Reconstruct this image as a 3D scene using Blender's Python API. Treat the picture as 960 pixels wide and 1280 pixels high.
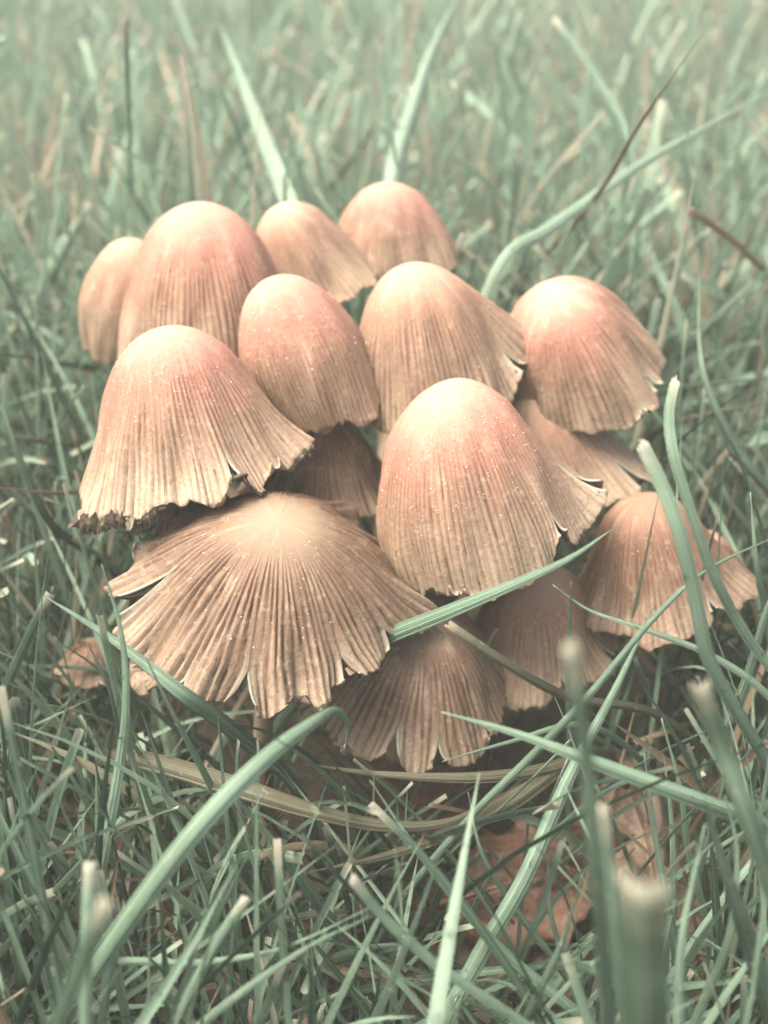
import bpy, math, random
import numpy as np
from mathutils import Vector

for o in list(bpy.data.objects):
    bpy.data.objects.remove(o)
rng = np.random.default_rng(11)
random.seed(5)
CM = 0.01                                   # everything below is worked out in centimetres
R_ = math.radians

# ------------------------------------------------------------------ camera
PITCH, VFOV, CAMH = R_(34), R_(48), 14.5
F = 640 / math.tan(VFOV / 2)                # focal length in pixels of the 960 x 1280 photograph
CAM = np.array([0.0, 0.0, CAMH])
RIGHT = np.array([1.0, 0, 0])
FWD = np.array([0, math.cos(PITCH), -math.sin(PITCH)])
UP = np.array([0, math.sin(PITCH), math.cos(PITCH)])
scene = bpy.context.scene
cd = bpy.data.cameras.new('camera')
cam = bpy.data.objects.new('camera', cd)
scene.collection.objects.link(cam)
cam.location = (0, 0, CAMH * CM)
cam.rotation_euler = (math.pi / 2 - PITCH, 0, 0)
cd.sensor_fit = 'VERTICAL'
cd.sensor_height = 36
cd.lens = 18 / math.tan(VFOV / 2)
cd.clip_start = 0.004
cd.clip_end = 400
cd.dof.use_dof = True
cd.dof.focus_distance = 0.144
cd.dof.aperture_fstop = 19
cd.dof.aperture_blades = 0
scene.camera = cam
scene.render.resolution_x, scene.render.resolution_y = 768, 1024

# ------------------------------------------------------------------ sky, sun, exposure
SUN_EL, SUN_AZ = R_(66), R_(262)            # azimuth clockwise from +Y: behind and to the left of the camera
world = bpy.data.worlds.new('World')
scene.world = world
world.use_nodes = True
wn, wl = world.node_tree.nodes, world.node_tree.links
wn.clear()
sky = wn.new('ShaderNodeTexSky')
sky.sky_type = 'NISHITA'
sky.sun_disc = False
sky.sun_elevation, sky.sun_rotation = SUN_EL, SUN_AZ
sky.air_density, sky.dust_density, sky.ozone_density = 0.5, 9.0, 0.3
bgn = wn.new('ShaderNodeBackground')
bgn.inputs['Strength'].default_value = 0.13
won = wn.new('ShaderNodeOutputWorld')
wl.new(sky.outputs[0], bgn.inputs[0])
wl.new(bgn.outputs[0], won.inputs[0])
sd = bpy.data.lights.new('sun', 'SUN')
sd.energy, sd.angle, sd.color = 1.4, R_(38), (1.0, 0.95, 0.87)
sun = bpy.data.objects.new('sun', sd)
scene.collection.objects.link(sun)
to_sun = Vector((math.sin(SUN_AZ) * math.cos(SUN_EL), math.cos(SUN_AZ) * math.cos(SUN_EL), math.sin(SUN_EL)))
sun.rotation_euler = to_sun.to_track_quat('Z', 'Y').to_euler()
sun.location = (0, 0, 2)
vs = scene.view_settings
vs.view_transform, vs.look, vs.gamma, vs.use_curve_mapping = 'Standard', 'None', 1, False
vs.exposure = 1.5
scene.cycles.max_bounces = 6
scene.cycles.diffuse_bounces = 3
scene.cycles.transmission_bounces = 6
scene.cycles.transparent_max_bounces = 6


# ------------------------------------------------------------------ helpers
def pix(px, py, d):
    """point at photograph pixel px, py and depth d (cm) along the view axis"""
    return CAM + d * (FWD + (px - 480) / F * RIGHT + (640 - py) / F * UP)


def pixz(px, py, z):
    """point on the pixel's ray at height z above the ground"""
    v = (640 - py) / F
    return pix(px, py, (CAMH - z) / (math.sin(PITCH) - v * math.cos(PITCH)))


def project(P):
    q = P - CAM
    d = q @ FWD
    ds = np.where(np.abs(d) < 1e-3, 1e-3, d)
    return 480 + F * (q @ RIGHT) / ds, 640 - F * (q @ UP) / ds, d


def unit(v):
    return v / np.maximum(np.linalg.norm(v, axis=-1, keepdims=True), 1e-9)


def spline(pts, n):
    """Catmull-Rom through the points, n samples, chord-length spaced"""
    p = np.asarray(pts, float)
    if len(p) == 2:
        t = np.linspace(0, 1, n)[:, None]
        return p[0] * (1 - t) + p[1] * t
    p = np.vstack([2 * p[0] - p[1], p, 2 * p[-1] - p[-2]])
    d = np.linalg.norm(np.diff(p, axis=0), axis=1) ** 0.5 + 1e-6
    k = np.concatenate([[0], np.cumsum(d)])
    out = np.zeros((n, p.shape[1]))
    ts = np.linspace(k[1], k[-2], n)
    for i, t in enumerate(ts):
        j = min(max(np.searchsorted(k, t, side='right') - 1, 1), len(p) - 3)
        t0, t1, t2, t3 = k[j - 1:j + 3]
        a1 = (t1 - t) / (t1 - t0) * p[j - 1] + (t - t0) / (t1 - t0) * p[j]
        a2 = (t2 - t) / (t2 - t1) * p[j] + (t - t1) / (t2 - t1) * p[j + 1]
        a3 = (t3 - t) / (t3 - t2) * p[j + 1] + (t - t2) / (t3 - t2) * p[j + 2]
        b1 = (t2 - t) / (t2 - t0) * a1 + (t - t0) / (t2 - t0) * a2
        b2 = (t3 - t) / (t3 - t1) * a2 + (t - t1) / (t3 - t1) * a3
        out[i] = (t2 - t) / (t2 - t1) * b1 + (t - t1) / (t2 - t1) * b2
    return out


def mesh_obj(name, verts, faces, mat, parent=None, origin=None, attrs=None, smooth=True):
    """verts in cm (world), faces an (n,4) or (n,3) index array; origin in cm"""
    org = np.zeros(3) if origin is None else np.asarray(origin, float)
    v = ((np.asarray(verts, float) - org) * CM).astype(np.float32)
    f = np.asarray(faces, np.int32)
    me = bpy.data.meshes.new(name)
    k = f.shape[1]
    me.vertices.add(len(v))
    me.vertices.foreach_set('co', v.ravel())
    me.loops.add(f.size)
    me.loops.foreach_set('vertex_index', f.ravel())
    me.polygons.add(len(f))
    me.polygons.foreach_set('loop_start', np.arange(0, f.size, k, dtype=np.int32))
    me.polygons.foreach_set('loop_total', np.full(len(f), k, np.int32))
    me.polygons.foreach_set('use_smooth', np.full(len(f), smooth, bool))
    for an, av in (attrs or {}).items():
        a = me.attributes.new(an, 'FLOAT', 'POINT')
        a.data.foreach_set('value', np.asarray(av, np.float32).ravel())
    me.update(calc_edges=True)
    me.validate()
    me.materials.append(mat)
    o = bpy.data.objects.new(name, me)
    scene.collection.objects.link(o)
    if parent is not None:
        o.parent = parent
        o.location = Vector(org * CM) - parent.location if origin is not None else -parent.location
    else:
        o.location = Vector(org * CM)
    return o


def tag(o, label=None, cat=None, group=None, kind=None):
    for k, v in (('label', label), ('category', cat), ('group', group), ('kind', kind)):
        if v:
            o[k] = v
    return o


# ------------------------------------------------------------------ materials
class NT:
    def __init__(self, name):
        self.m = bpy.data.materials.new(name)
        self.m.use_nodes = True
        self.t = self.m.node_tree
        self.b = self.t.nodes['Principled BSDF']
        self.out = self.t.nodes['Material Output']

    def n(self, kind, **kw):
        x = self.t.nodes.new(kind)
        for k, v in kw.items():
            setattr(x, k, v)
        return x

    def l(self, a, b):
        self.t.links.new(a, b)

    def val(self, x, sock):
        if isinstance(x, (int, float)):
            sock.default_value = x
        elif isinstance(x, tuple):
            sock.default_value = (*x, 1)
        else:
            self.l(x, sock)

    def attr(self, name):
        return self.n('ShaderNodeAttribute', attribute_name=name).outputs['Fac']

    def math(self, op, a, b=0.0, c=0.0, clamp=False):
        x = self.n('ShaderNodeMath', operation=op, use_clamp=clamp)
        for i, q in enumerate((a, b, c)):
            self.val(q, x.inputs[i])
        return x.outputs[0]

    def mix(self, f, a, b, blend='MIX'):
        x = self.n('ShaderNodeMix', data_type='RGBA', blend_type=blend)
        self.val(f, x.inputs[0])
        self.val(a, x.inputs[6])
        self.val(b, x.inputs[7])
        return x.outputs[2]

    def ramp(self, f, stops):
        x = self.n('ShaderNodeValToRGB')
        e = x.color_ramp.elements
        while len(e) < len(stops):
            e.new(0.5)
        for q, (p, c) in zip(e, stops):
            q.position = p
            q.color = (*c, 1) if isinstance(c, tuple) else (c, c, c, 1)
        self.l(f, x.inputs[0])
        return x.outputs[0]

    def vec(self, x, y, z):
        c = self.n('ShaderNodeCombineXYZ')
        for i, q in enumerate((x, y, z)):
            self.val(q, c.inputs[i])
        return c.outputs[0]

    def noise(self, vec=None, scale=5.0, detail=4.0, rough=0.55, dist=0.0):
        x = self.n('ShaderNodeTexNoise')
        x.inputs['Scale'].default_value = scale
        x.inputs['Detail'].default_value = detail
        x.inputs['Roughness'].default_value = rough
        x.inputs['Distortion'].default_value = dist
        if vec is not None:
            self.l(vec, x.inputs['Vector'])
        return x.outputs['Fac']

    def objco(self):
        return self.n('ShaderNodeTexCoord').outputs['Object']

    def bump(self, h, strength, dist):
        x = self.n('ShaderNodeBump')
        x.inputs['Strength'].default_value = strength
        x.inputs['Distance'].default_value = dist
        self.l(h, x.inputs['Height'])
        self.l(x.outputs[0], self.b.inputs['Normal'])


def cap_material(name, apex, mid, low, groove, edge, rough=0.62):
    """tan ink-cap skin: pale smooth crown, orange shoulder, ribbed brown skirt, pale torn edges"""
    k = NT(name)
    t, th, rib, tear, sd_ = k.attr('t'), k.attr('th'), k.attr('rib'), k.attr('tear'), k.attr('seed')
    co = k.objco()
    blot = k.noise(co, 95, 5, 0.6)
    fine = k.noise(co, 900, 3, 0.6)
    fib = k.noise(k.vec(k.math('MULTIPLY', th, 26.0), k.math('MULTIPLY', t, 2.2), sd_), 1.0, 4, 0.65, 0.2)
    fib2 = k.noise(k.vec(k.math('MULTIPLY', th, 85.0), k.math('MULTIPLY', t, 5.0), sd_), 1.0, 3, 0.6)
    patch = k.noise(k.vec(k.math('MULTIPLY', th, 3.2), k.math('MULTIPLY', t, 3.0), sd_), 1.0, 5, 0.6, 0.6)
    gran = k.noise(co, 2300, 2, 0.5)
    tw = k.math('ADD', t, k.math('MULTIPLY', k.math('SUBTRACT', blot, 0.5), 0.40))
    tw = k.math('ADD', tw, k.math('MULTIPLY', k.math('SUBTRACT', fib, 0.5), 0.16))
    base = k.ramp(tw, [(0.02, apex), (0.20, tuple(0.5 * a + 0.5 * m for a, m in zip(apex, mid))), (0.34, mid), (0.64, low), (0.97, edge)])
    # watery darker patches and powdery paler ones
    base = k.mix(k.math('MULTIPLY', k.ramp(patch, [(0.50, 0.0), (0.68, 1.0)]), k.ramp(t, [(0.2, 0.0), (0.5, 0.4), (0.9, 0.2)])), base, tuple(0.62 * c for c in low))
    base = k.mix(k.math('MULTIPLY', k.ramp(patch, [(0.30, 1.0), (0.46, 0.0)]), 0.40), base, (0.62, 0.48, 0.33))
    base = k.mix(k.math('MULTIPLY', k.math('SUBTRACT', fib, 0.42, clamp=True), 1.6, clamp=True), base, k.mix(0.35, base, (0.70, 0.54, 0.38)))
    # the flesh is thinner along each groove, so the dark gills show through it
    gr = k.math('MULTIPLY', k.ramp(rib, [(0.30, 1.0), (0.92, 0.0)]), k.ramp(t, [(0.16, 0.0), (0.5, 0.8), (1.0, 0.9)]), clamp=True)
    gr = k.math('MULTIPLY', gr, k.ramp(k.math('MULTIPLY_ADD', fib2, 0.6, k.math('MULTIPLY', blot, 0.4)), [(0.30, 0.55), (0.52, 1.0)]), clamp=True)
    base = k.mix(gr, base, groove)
    sk = k.ramp(t, [(0.12, 0.12), (0.38, 1.0)])
    base = k.mix(k.math('MULTIPLY', k.ramp(fine, [(0.56, 0.0), (0.74, 0.28)]), sk), base, (0.74, 0.60, 0.44))
    base = k.mix(k.math('MULTIPLY', k.ramp(gran, [(0.30, 0.42), (0.46, 0.0)]), sk), base, tuple(0.45 * c for c in low))
    base = k.mix(k.math('MULTIPLY', tear, k.math('MULTIPLY_ADD', fib2, 0.9, 0.15), clamp=True), base, (0.47, 0.51, 0.39))
    # blackening margin where the cap has started to dissolve
    ink = k.math('MULTIPLY', k.ramp(t, [(0.972, 0.0), (0.995, 1.0)]), k.ramp(fib, [(0.42, 0.0), (0.6, 1.0)]))
    base = k.mix(k.math('MULTIPLY', ink, 0.75), base, (0.07, 0.06, 0.04))
    k.l(base, k.b.inputs['Base Color'])
    k.b.inputs['Roughness'].default_value = rough
    k.b.inputs['Specular IOR Level'].default_value = 0.28
    h = k.math('ADD', k.math('MULTIPLY', fib2, 0.7), k.math('MULTIPLY', fine, 0.6))
    h = k.math('ADD', h, k.math('MULTIPLY', gran, 0.3))
    h = k.math('MULTIPLY', h, sk)
    k.bump(h, 0.8, 0.00035)
    return k.m


M_FRESH = cap_material('cap_skin_orange', (0.46, 0.325, 0.232), (0.47, 0.214, 0.148), (0.345, 0.215, 0.138), (0.10, 0.046, 0.026), (0.47, 0.36, 0.245))
M_TAN = cap_material('cap_skin_tan', (0.44, 0.335, 0.235), (0.41, 0.232, 0.150), (0.335, 0.222, 0.145), (0.10, 0.05, 0.028), (0.46, 0.35, 0.23))
M_RUST_SHADE = cap_material('cap_skin_rust_shade', (0.27, 0.165, 0.105), (0.24, 0.125, 0.075), (0.20, 0.118, 0.073), (0.045, 0.024, 0.014), (0.28, 0.20, 0.135), 0.55)  # rusty skin with shade mixed into its darker colours
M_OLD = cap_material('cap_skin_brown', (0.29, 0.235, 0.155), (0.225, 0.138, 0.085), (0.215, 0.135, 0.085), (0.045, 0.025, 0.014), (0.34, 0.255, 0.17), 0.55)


def simple(name, cols, scale, rough=0.7, bump=0.3, bdist=0.0003, sss=0.0, stretch=None):
    k = NT(name)
    co = k.objco()
    if stretch:
        mp = k.n('ShaderNodeMapping')
        mp.inputs['Scale'].default_value = stretch
        k.l(co, mp.inputs['Vector'])
        co = mp.outputs[0]
    nz = k.noise(co, scale, 5, 0.62)
    st = [(0.3 + 0.4 * i / max(1, len(cols) - 1), c) for i, c in enumerate(cols)]
    k.l(k.ramp(nz, st), k.b.inputs['Base Color'])
    k.b.inputs['Roughness'].default_value = rough
    k.b.inputs['Specular IOR Level'].default_value = 0.25
    if sss:
        k.b.inputs['Subsurface Weight'].default_value = sss
        k.b.inputs['Subsurface Scale'].default_value = 0.001
    k.bump(nz, bump, bdist)
    return k.m


M_GILL = simple('gill_flesh', [(0.10, 0.07, 0.045), (0.20, 0.145, 0.095), (0.30, 0.23, 0.16)], 500)
M_STEM = simple('stem_flesh', [(0.20, 0.13, 0.08), (0.42, 0.32, 0.22), (0.55, 0.46, 0.34)], 300, 0.6, 0.4, sss=0.15, stretch=(1, 1, 0.15))
M_FRAY = simple('inky_edge', [(0.035, 0.032, 0.022), (0.085, 0.07, 0.045), (0.26, 0.21, 0.14)], 1100, 0.6, 0.6)
M_MICA = simple('mica_grain', [(0.80, 0.72, 0.56), (0.88, 0.82, 0.70)], 700, 0.4, 0.2)
M_SPECK = simple('dark_speck', [(0.10, 0.06, 0.035), (0.18, 0.10, 0.06)], 700, 0.8, 0.2)


def grass_material(name, dark, light, straw, rough=0.46):
    k = NT(name)
    u, v, r = k.attr('u'), k.attr('v'), k.attr('rnd')
    co = k.objco()
    blot = k.noise(co, 160, 5, 0.65)
    scar = k.noise(co, 620, 3, 0.6)
    vein = k.noise(k.vec(k.math('MULTIPLY', u, 6.5), k.math('MULTIPLY', v, 1.1), k.math('MULTIPLY', r, 40.0)), 1.0, 2, 0.5)
    vein = k.ramp(vein, [(0.3, 0.1), (0.7, 0.9)])
    stripe = k.math('MULTIPLY_ADD', k.math('SINE', k.math('MULTIPLY', u, 22.0)), 0.5, 0.5)
    vein = k.math('ADD', k.math('MULTIPLY', vein, 0.72), k.math('MULTIPLY', stripe, 0.28))
    f = k.math('ADD', k.math('MULTIPLY_ADD', vein, 0.55, 0.12), k.math('MULTIPLY', k.math('SUBTRACT', r, 0.5), 1.0))
    f = k.math('ADD', f, k.math('MULTIPLY', k.math('SUBTRACT', blot, 0.5), 0.5), clamp=True)
    base = k.ramp(f, [(0.12, dark), (0.5, tuple(0.5 * a + 0.5 * b for a, b in zip(dark, light))), (0.85, light)])
    mid = k.ramp(k.math('ABSOLUTE', u), [(0.0, 1.0), (0.16, 0.0)])
    base = k.mix(k.math('MULTIPLY', mid, 0.30), base, (0.42, 0.47, 0.35))
    base = k.mix(k.ramp(scar, [(0.63, 0.0), (0.74, 0.55)]), base, (0.50, 0.50, 0.36))
    base = k.mix(k.ramp(scar, [(0.27, 0.6), (0.36, 0.0)]), base, tuple(0.5 * q for q in dark))
    tip = k.math('MULTIPLY', k.ramp(v, [(0.93, 0.0), (1.0, 1.0)]), k.ramp(blot, [(0.35, 0.25), (0.6, 0.9)]))
    base = k.mix(tip, base, straw)
    dead = k.ramp(k.math('ADD', r, k.math('MULTIPLY', k.math('SUBTRACT', blot, 0.5), 0.12)), [(0.90, 0.0), (0.93, 1.0)])
    base = k.mix(dead, base, k.mix(vein, (0.30, 0.21, 0.13), straw))
    k.l(base, k.b.inputs['Base Color'])
    k.b.inputs['Roughness'].default_value = rough
    k.b.inputs['Specular IOR Level'].default_value = 0.42
    k.bump(vein, 0.6, 0.0003)
    tr = k.n('ShaderNodeBsdfTranslucent')
    k.l(base, tr.inputs[0])
    mx = k.n('ShaderNodeMixShader')
    mx.inputs[0].default_value = 0.3
    k.l(k.b.outputs[0], mx.inputs[1])
    k.l(tr.outputs[0], mx.inputs[2])
    k.l(mx.outputs[0], k.out.inputs[0])
    return k.m


M_GRASS = grass_material('grass_green', (0.042, 0.085, 0.052), (0.37, 0.54, 0.375), (0.70, 0.66, 0.50))
M_GPALE = grass_material('grass_pale', (0.165, 0.27, 0.175), (0.40, 0.54, 0.39), (0.68, 0.62, 0.49))
M_GOLIVE = grass_material('grass_olive', (0.10, 0.10, 0.058), (0.30, 0.285, 0.19), (0.50, 0.42, 0.30))
M_STRAW = grass_material('grass_dead', (0.20, 0.14, 0.085), (0.42, 0.33, 0.22), (0.60, 0.50, 0.38), 0.6)
GMAT = {'g': M_GRASS, 'p': M_GPALE, 'o': M_GOLIVE, 's': M_STRAW}


def soil_material():
    k = NT('soil')
    co = k.objco()
    a, b, c = k.noise(co, 60, 6, 0.65), k.noise(co, 420, 4, 0.6), k.noise(co, 9, 3, 0.5)
    base = k.ramp(k.math('ADD', k.math('MULTIPLY', a, 0.6), k.math('MULTIPLY', b, 0.4)),
                  [(0.32, (0.045, 0.034, 0.024)), (0.5, (0.095, 0.072, 0.048)), (0.7, (0.17, 0.14, 0.10))])
    # beyond the modelled turf the ground reads as lawn
    g = k.n('ShaderNodeSeparateXYZ')
    k.l(co, g.inputs[0])
    far = k.ramp(k.math('MULTIPLY', g.outputs[1], 0.5), [(0.45, 0.0), (0.95, 1.0)])
    base = k.mix(far, base, k.mix(c, (0.10, 0.16, 0.10), (0.20, 0.27, 0.19)))
    k.l(base, k.b.inputs['Base Color'])
    k.b.inputs['Roughness'].default_value = 0.9
    k.bump(k.math('ADD', a, b), 0.8, 0.002)
    return k.m


M_SOIL = soil_material()

# ------------------------------------------------------------------ ground
def ground_z(x, y):
    return (0.22 * np.sin(x * 0.31 + 1.3) * np.cos(y * 0.27) + 0.12 * np.sin(x * 0.9 + y * 0.7) + 0.06 * np.sin(2.3 * x - 1.7 * y)) * np.exp(-(x ** 2 + (y - 15) ** 2) / 120 ** 2)


ax = np.concatenate([-np.geomspace(20000, 42, 14), np.linspace(-40, 40, 101), np.geomspace(42, 20000, 14)])
ay = ax + 15
gx, gy = np.meshgrid(ax, ay)
gz = ground_z(gx, gy) + np.where(np.hypot(gx, gy - 15) < 40, rng.normal(0, 0.05, gx.shape), 0)
n = len(ax)
ii = (np.arange(n - 1)[:, None] * n + np.arange(n - 1)[None, :]).ravel()
tag(mesh_obj('ground', np.stack([gx, gy, gz], -1).reshape(-1, 3), np.stack([ii, ii + 1, ii + n + 1, ii + n], 1), M_SOIL), kind='structure')

# ------------------------------------------------------------------ mushrooms
PROFILES = {   # (radius / rim radius, drop / height) from the apex to the rim
    'bell':  [(0, 0), (0.15, 0.014), (0.32, 0.08), (0.46, 0.19), (0.58, 0.36), (0.70, 0.56), (0.83, 0.78), (1.0, 1.0)],
    'dome':  [(0, 0), (0.17, 0.014), (0.37, 0.075), (0.56, 0.19), (0.72, 0.36), (0.855, 0.57), (0.95, 0.79), (1.0, 1.0)],
    'egg':   [(0, 0), (0.22, 0.018), (0.50, 0.09), (0.76, 0.24), (0.94, 0.43), (1.0, 0.60), (0.94, 0.80), (0.78, 1.0)],
    'flare': [(0, 0), (0.15, 0.015), (0.34, 0.09), (0.50, 0.24), (0.62, 0.42), (0.73, 0.60), (0.85, 0.80), (1.0, 1.0)],
    'flat':  [(0, 0), (0.12, 0.015), (0.26, 0.06), (0.41, 0.17), (0.56, 0.33), (0.70, 0.53), (0.85, 0.77), (1.0, 1.0)],
}
CAPS = []
CLUSTER = np.array([0.0, 15.2])


def sstep(a, b, x):
    t = np.clip((x - a) / (b - a), 0, 1)
    return t * t * (3 - 2 * t)


def mushroom(label, apex, base, depth, elev, rpx, prof='bell', mat=None, ribs=78, bumps=(), splits=(), fray=(),
             foot=None, ribamp=1.0, wave=0.03, grains=70, specks=24, detail=1.0, stem_r=0.16, clear=1.0, ribstart=0.2, lobe=1.0):
    ribs = int(ribs * 1.06)
    ribexp = 0.85 if mat is M_OLD else 0.6
    seed = len(CAPS) + 3
    g = np.random.default_rng(seed * 7)
    A = pix(*apex, depth)
    nray = unit(A - CAM)
    dx, dy = base[0] - apex[0], base[1] - apex[1]
    a2 = RIGHT * dx - UP * dy
    a2 = unit(a2 - nray * (a2 @ nray))
    e = R_(elev)
    axis = math.cos(e) * a2 + math.sin(e) * nray
    pc = depth / F
    H = math.hypot(dx, dy) * pc / math.cos(e)
    R = rpx * pc
    Z = -axis
    X = unit(RIGHT - Z * (RIGHT @ Z))
    Y = np.cross(Z, X)
    pr = spline(PROFILES[prof], 200)
    arc = np.concatenate([[0], np.cumsum(np.hypot(np.diff(pr[:, 0]) * R, np.diff(pr[:, 1]) * H))])
    arc /= arc[-1]
    ph = g.uniform(0, 6.283, 24)
    wob = [(int(kk), g.uniform(0.3, 1.0)) for kk in (3, 5, 7, 11, 13)]
    ribhash = g.uniform(0.45, 1.0, ribs * 4)
    rimhash = g.normal(0, 1, ribs * 4)

    def surf(T, TH, off=0.0, side=None, with_ribs=True, zig=None):
        T, TH = np.broadcast_arrays(np.asarray(T, float), np.asarray(TH, float))
        shift = np.zeros_like(T)
        tear = np.zeros_like(T)
        curl = np.zeros_like(T)
        rnd_ = np.zeros_like(T)
        for si, (sa, ts, w, fall) in enumerate(splits):
            d = (TH - R_(sa) + math.pi) % (2 * math.pi) - math.pi
            sg = np.sign(d)
            if side is not None:
                sg = np.where(np.abs(d) < 1e-6, side, sg)
            q = np.clip((T - ts) / (1 - ts), 0, 1)
            shift += sg * w * 1.15 * q ** 0.9 * np.exp(-np.abs(d) / fall)
            tear = np.maximum(tear, np.exp(-np.abs(d) / 0.022) * sstep(ts - 0.12, ts + 0.08, T))
            rnd_ = rnd_ + 0.095 * np.exp(-np.abs(d) / 0.085) * q ** 2
            curl += np.exp(-np.abs(d) / 0.10) * q * 0.045
        th = TH + shift
        # ribs
        phase = ribs * TH + sum(a * np.sin(kk * TH + ph[i]) for i, (kk, a) in enumerate(wob)) + 0.8 * np.sin(13 * TH + 5.5 * T + ph[18]) + 0.5 * np.sin(29 * TH - 9 * T + ph[19])
        rid = np.floor(phase / (2 * math.pi)).astype(int) % (ribs * 4)
        fr = np.abs(np.sin(phase / 2)) ** ribexp
        st = ribstart + 0.12 * (ribhash[(rid * 7 + 3) % (ribs * 4)] - 0.7)
        env = sstep(st, st + 0.3, T) * (0.72 + 0.28 * np.sin(ribhash[(rid * 5 + 1) % (ribs * 4)] * 40 + T * 9))
        rib = 1 - (1 - fr) * (0.4 + 0.6 * ribhash[rid]) * env
        # rim outline: lobes and frayed rib ends
        lob = lobe * 0.020 * np.sin(4 * TH + ph[6]) + lobe * 0.014 * np.sin(9 * TH + ph[7]) + lobe * 0.012 * np.sin(17 * TH + ph[8])
        Te = T * (1 + lob * T ** 4) + 0.008 * rimhash[rid] * fr * sstep(0.93, 1.0, T)
        Te = Te * (1 - rnd_)
        r = np.interp(np.clip(Te, 0, 1), arc, pr[:, 0])
        z = np.interp(np.clip(Te, 0, 1), arc, pr[:, 1])
        over = np.maximum(Te - 1, 0)
        er, ez = pr[-1] - pr[-6]
        el = math.hypot(er * R, ez * H)
        r = (r + over * arc_len / el * er) * R
        z = -(z + over * arc_len / el * ez) * H
        i1 = np.clip(Te + 0.01, 0, 1)
        i0 = np.clip(Te - 0.01, 0, 1)
        tr = (np.interp(i1, arc, pr[:, 0]) - np.interp(i0, arc, pr[:, 0])) * R
        tz = -(np.interp(i1, arc, pr[:, 1]) - np.interp(i0, arc, pr[:, 1])) * H
        ln = np.hypot(tr, tz) + 1e-9
        nr, nz = -tz / ln, tr / ln
        # slow unevenness of the bell and a wavy skirt
        r = r * (1 + T * (0.030 * np.sin(2 * TH + ph[9]) + 0.022 * np.sin(3 * TH + ph[10])) + T * 0.012 * np.sin(5 * TH + ph[11] + 4 * T) + sstep(0.05, 0.4, T) * (0.020 * np.sin(4 * TH + 6 * T + ph[20]) + 0.016 * np.sin(7 * TH - 7 * T + ph[21]) + 0.012 * np.sin(11 * TH + 10 * T + ph[22])))
        wv = wave * R * sstep(0.45, 1.0, T) ** 1.3 * (0.6 * np.sin(6 * TH + ph[12]) + 0.5 * np.sin(10 * TH + ph[13] + 1.5 * T) + 0.45 * np.sin(17 * TH + ph[14]) + 0.35 * np.sin(23 * TH + ph[17]))
        o = off + wv + curl * R
        for (b0, bs, dr, dz, pw) in bumps:
            d = (TH - R_(b0) + math.pi) % (2 * math.pi) - math.pi
            w = np.exp(-0.5 * (d / R_(bs)) ** 2) * T ** pw
            r = r + R * dr * w
            z = z - H * dz * w
        if with_ribs:
            o = o + (rib - 0.75) * env * 0.055 * ribamp * (R / 1.5) * np.minimum(1, 0.4 + T)
        if zig is not None:
            o = o - zig
        r = r + nr * o
        z = z + nz * o
        lx, ly = r * np.cos(th), r * np.sin(th)
        P = A + lx[..., None] * X + ly[..., None] * Y + z[..., None] * Z
        return P, rib, tear

    arc_len = float(np.sum(np.hypot(np.diff(pr[:, 0]) * R, np.diff(pr[:, 1]) * H)))

    def grid(ncol, rows, fn):
        """columns round the cap, doubled where it is torn"""
        cols = [(2 * math.pi * i / ncol, 0, None) for i in range(ncol)]
        for si, (sa, ts, w, fall) in enumerate(splits):
            a = R_(sa) % (2 * math.pi)
            cols += [(a, -1, si), (a, 1, si)]
        cols.sort(key=lambda c: (c[0], c[1]))
        TH = np.array([c[0] for c in cols])
        SD = np.array([c[1] for c in cols])
        nr_, nc = len(rows), len(cols)
        P, rib, tear = fn(rows[:, None], TH[None, :], SD[None, :])
        idx = np.arange(nr_ * nc).reshape(nr_, nc)
        for j, c in enumerate(cols):
            if c[1] == 1:
                s_ = rows <= splits[c[2]][1]
                idx[s_, j] = idx[s_, j - 1]
        fl = []
        for j in range(nc):
            j2 = (j + 1) % nc
            if cols[j][1] == -1:
                continue
            q = np.stack([idx[:-1, j], idx[1:, j], idx[1:, j2], idx[:-1, j2]], 1)
            fl.append(q)
        if rows[0] < 0.02:                      # close the crown round its tip
            ring = idx[0][np.concatenate([[True], np.diff(idx[0]) != 0])]
            m_ = len(ring)
            P[0] = P[0] + (A - P[0]) * 0.92
            c_ = ring[0]
            k_ = np.arange(1, m_ - 2, 2)
            fl.append(np.stack([np.full(len(k_), c_), ring[k_], ring[k_ + 1], ring[k_ + 2]], 1))
        return P.reshape(-1, 3), np.vstack(fl), rib.ravel(), tear.ravel(), np.broadcast_to(rows[:, None], (nr_, nc)).ravel(), np.broadcast_to(TH[None, :], (nr_, nc)).ravel()

    def clean(P, fc, *at):
        used = np.unique(fc)
        mp = np.full(len(P), -1)
        mp[used] = np.arange(len(used))
        return (P[used], mp[fc]) + tuple(a[used] for a in at)

    foot_xy = np.array(foot) if foot is not None else CLUSTER + (A[:2] - CLUSTER) * np.array([0.42, 0.36])
    fz = float(ground_z(foot_xy[0], foot_xy[1]))
    root = bpy.data.objects.new('mushroom', None)
    scene.collection.objects.link(root)
    root.empty_display_size = 0.01
    root.location = Vector((foot_xy[0] * CM, foot_xy[1] * CM, fz * CM))
    tag(root, label, 'mushroom', 'clump of ribbed mushrooms')
    # cap
    u = np.linspace(0, 1, int(46 * detail) + 10)
    rows = 0.006 + 0.994 * (1 - (1 - u) ** 1.25)
    spr = 5 if detail >= 1 else 4
    P, fc, rib, tear, tt, th = clean(*grid(ribs * spr, rows, lambda t, h, s: surf(t, h, 0, s)))
    cap = mesh_obj('cap', P, fc, mat or M_FRESH, root, A, {'t': tt, 'th': th, 'rib': rib, 'tear': tear, 'seed': np.full(len(P), seed * 3.7)})
    sm = cap.modifiers.new('flesh', 'SOLIDIFY')
    sm.thickness, sm.offset = 0.03 * CM, -1
    cap.data.materials.append(M_GILL)
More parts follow.
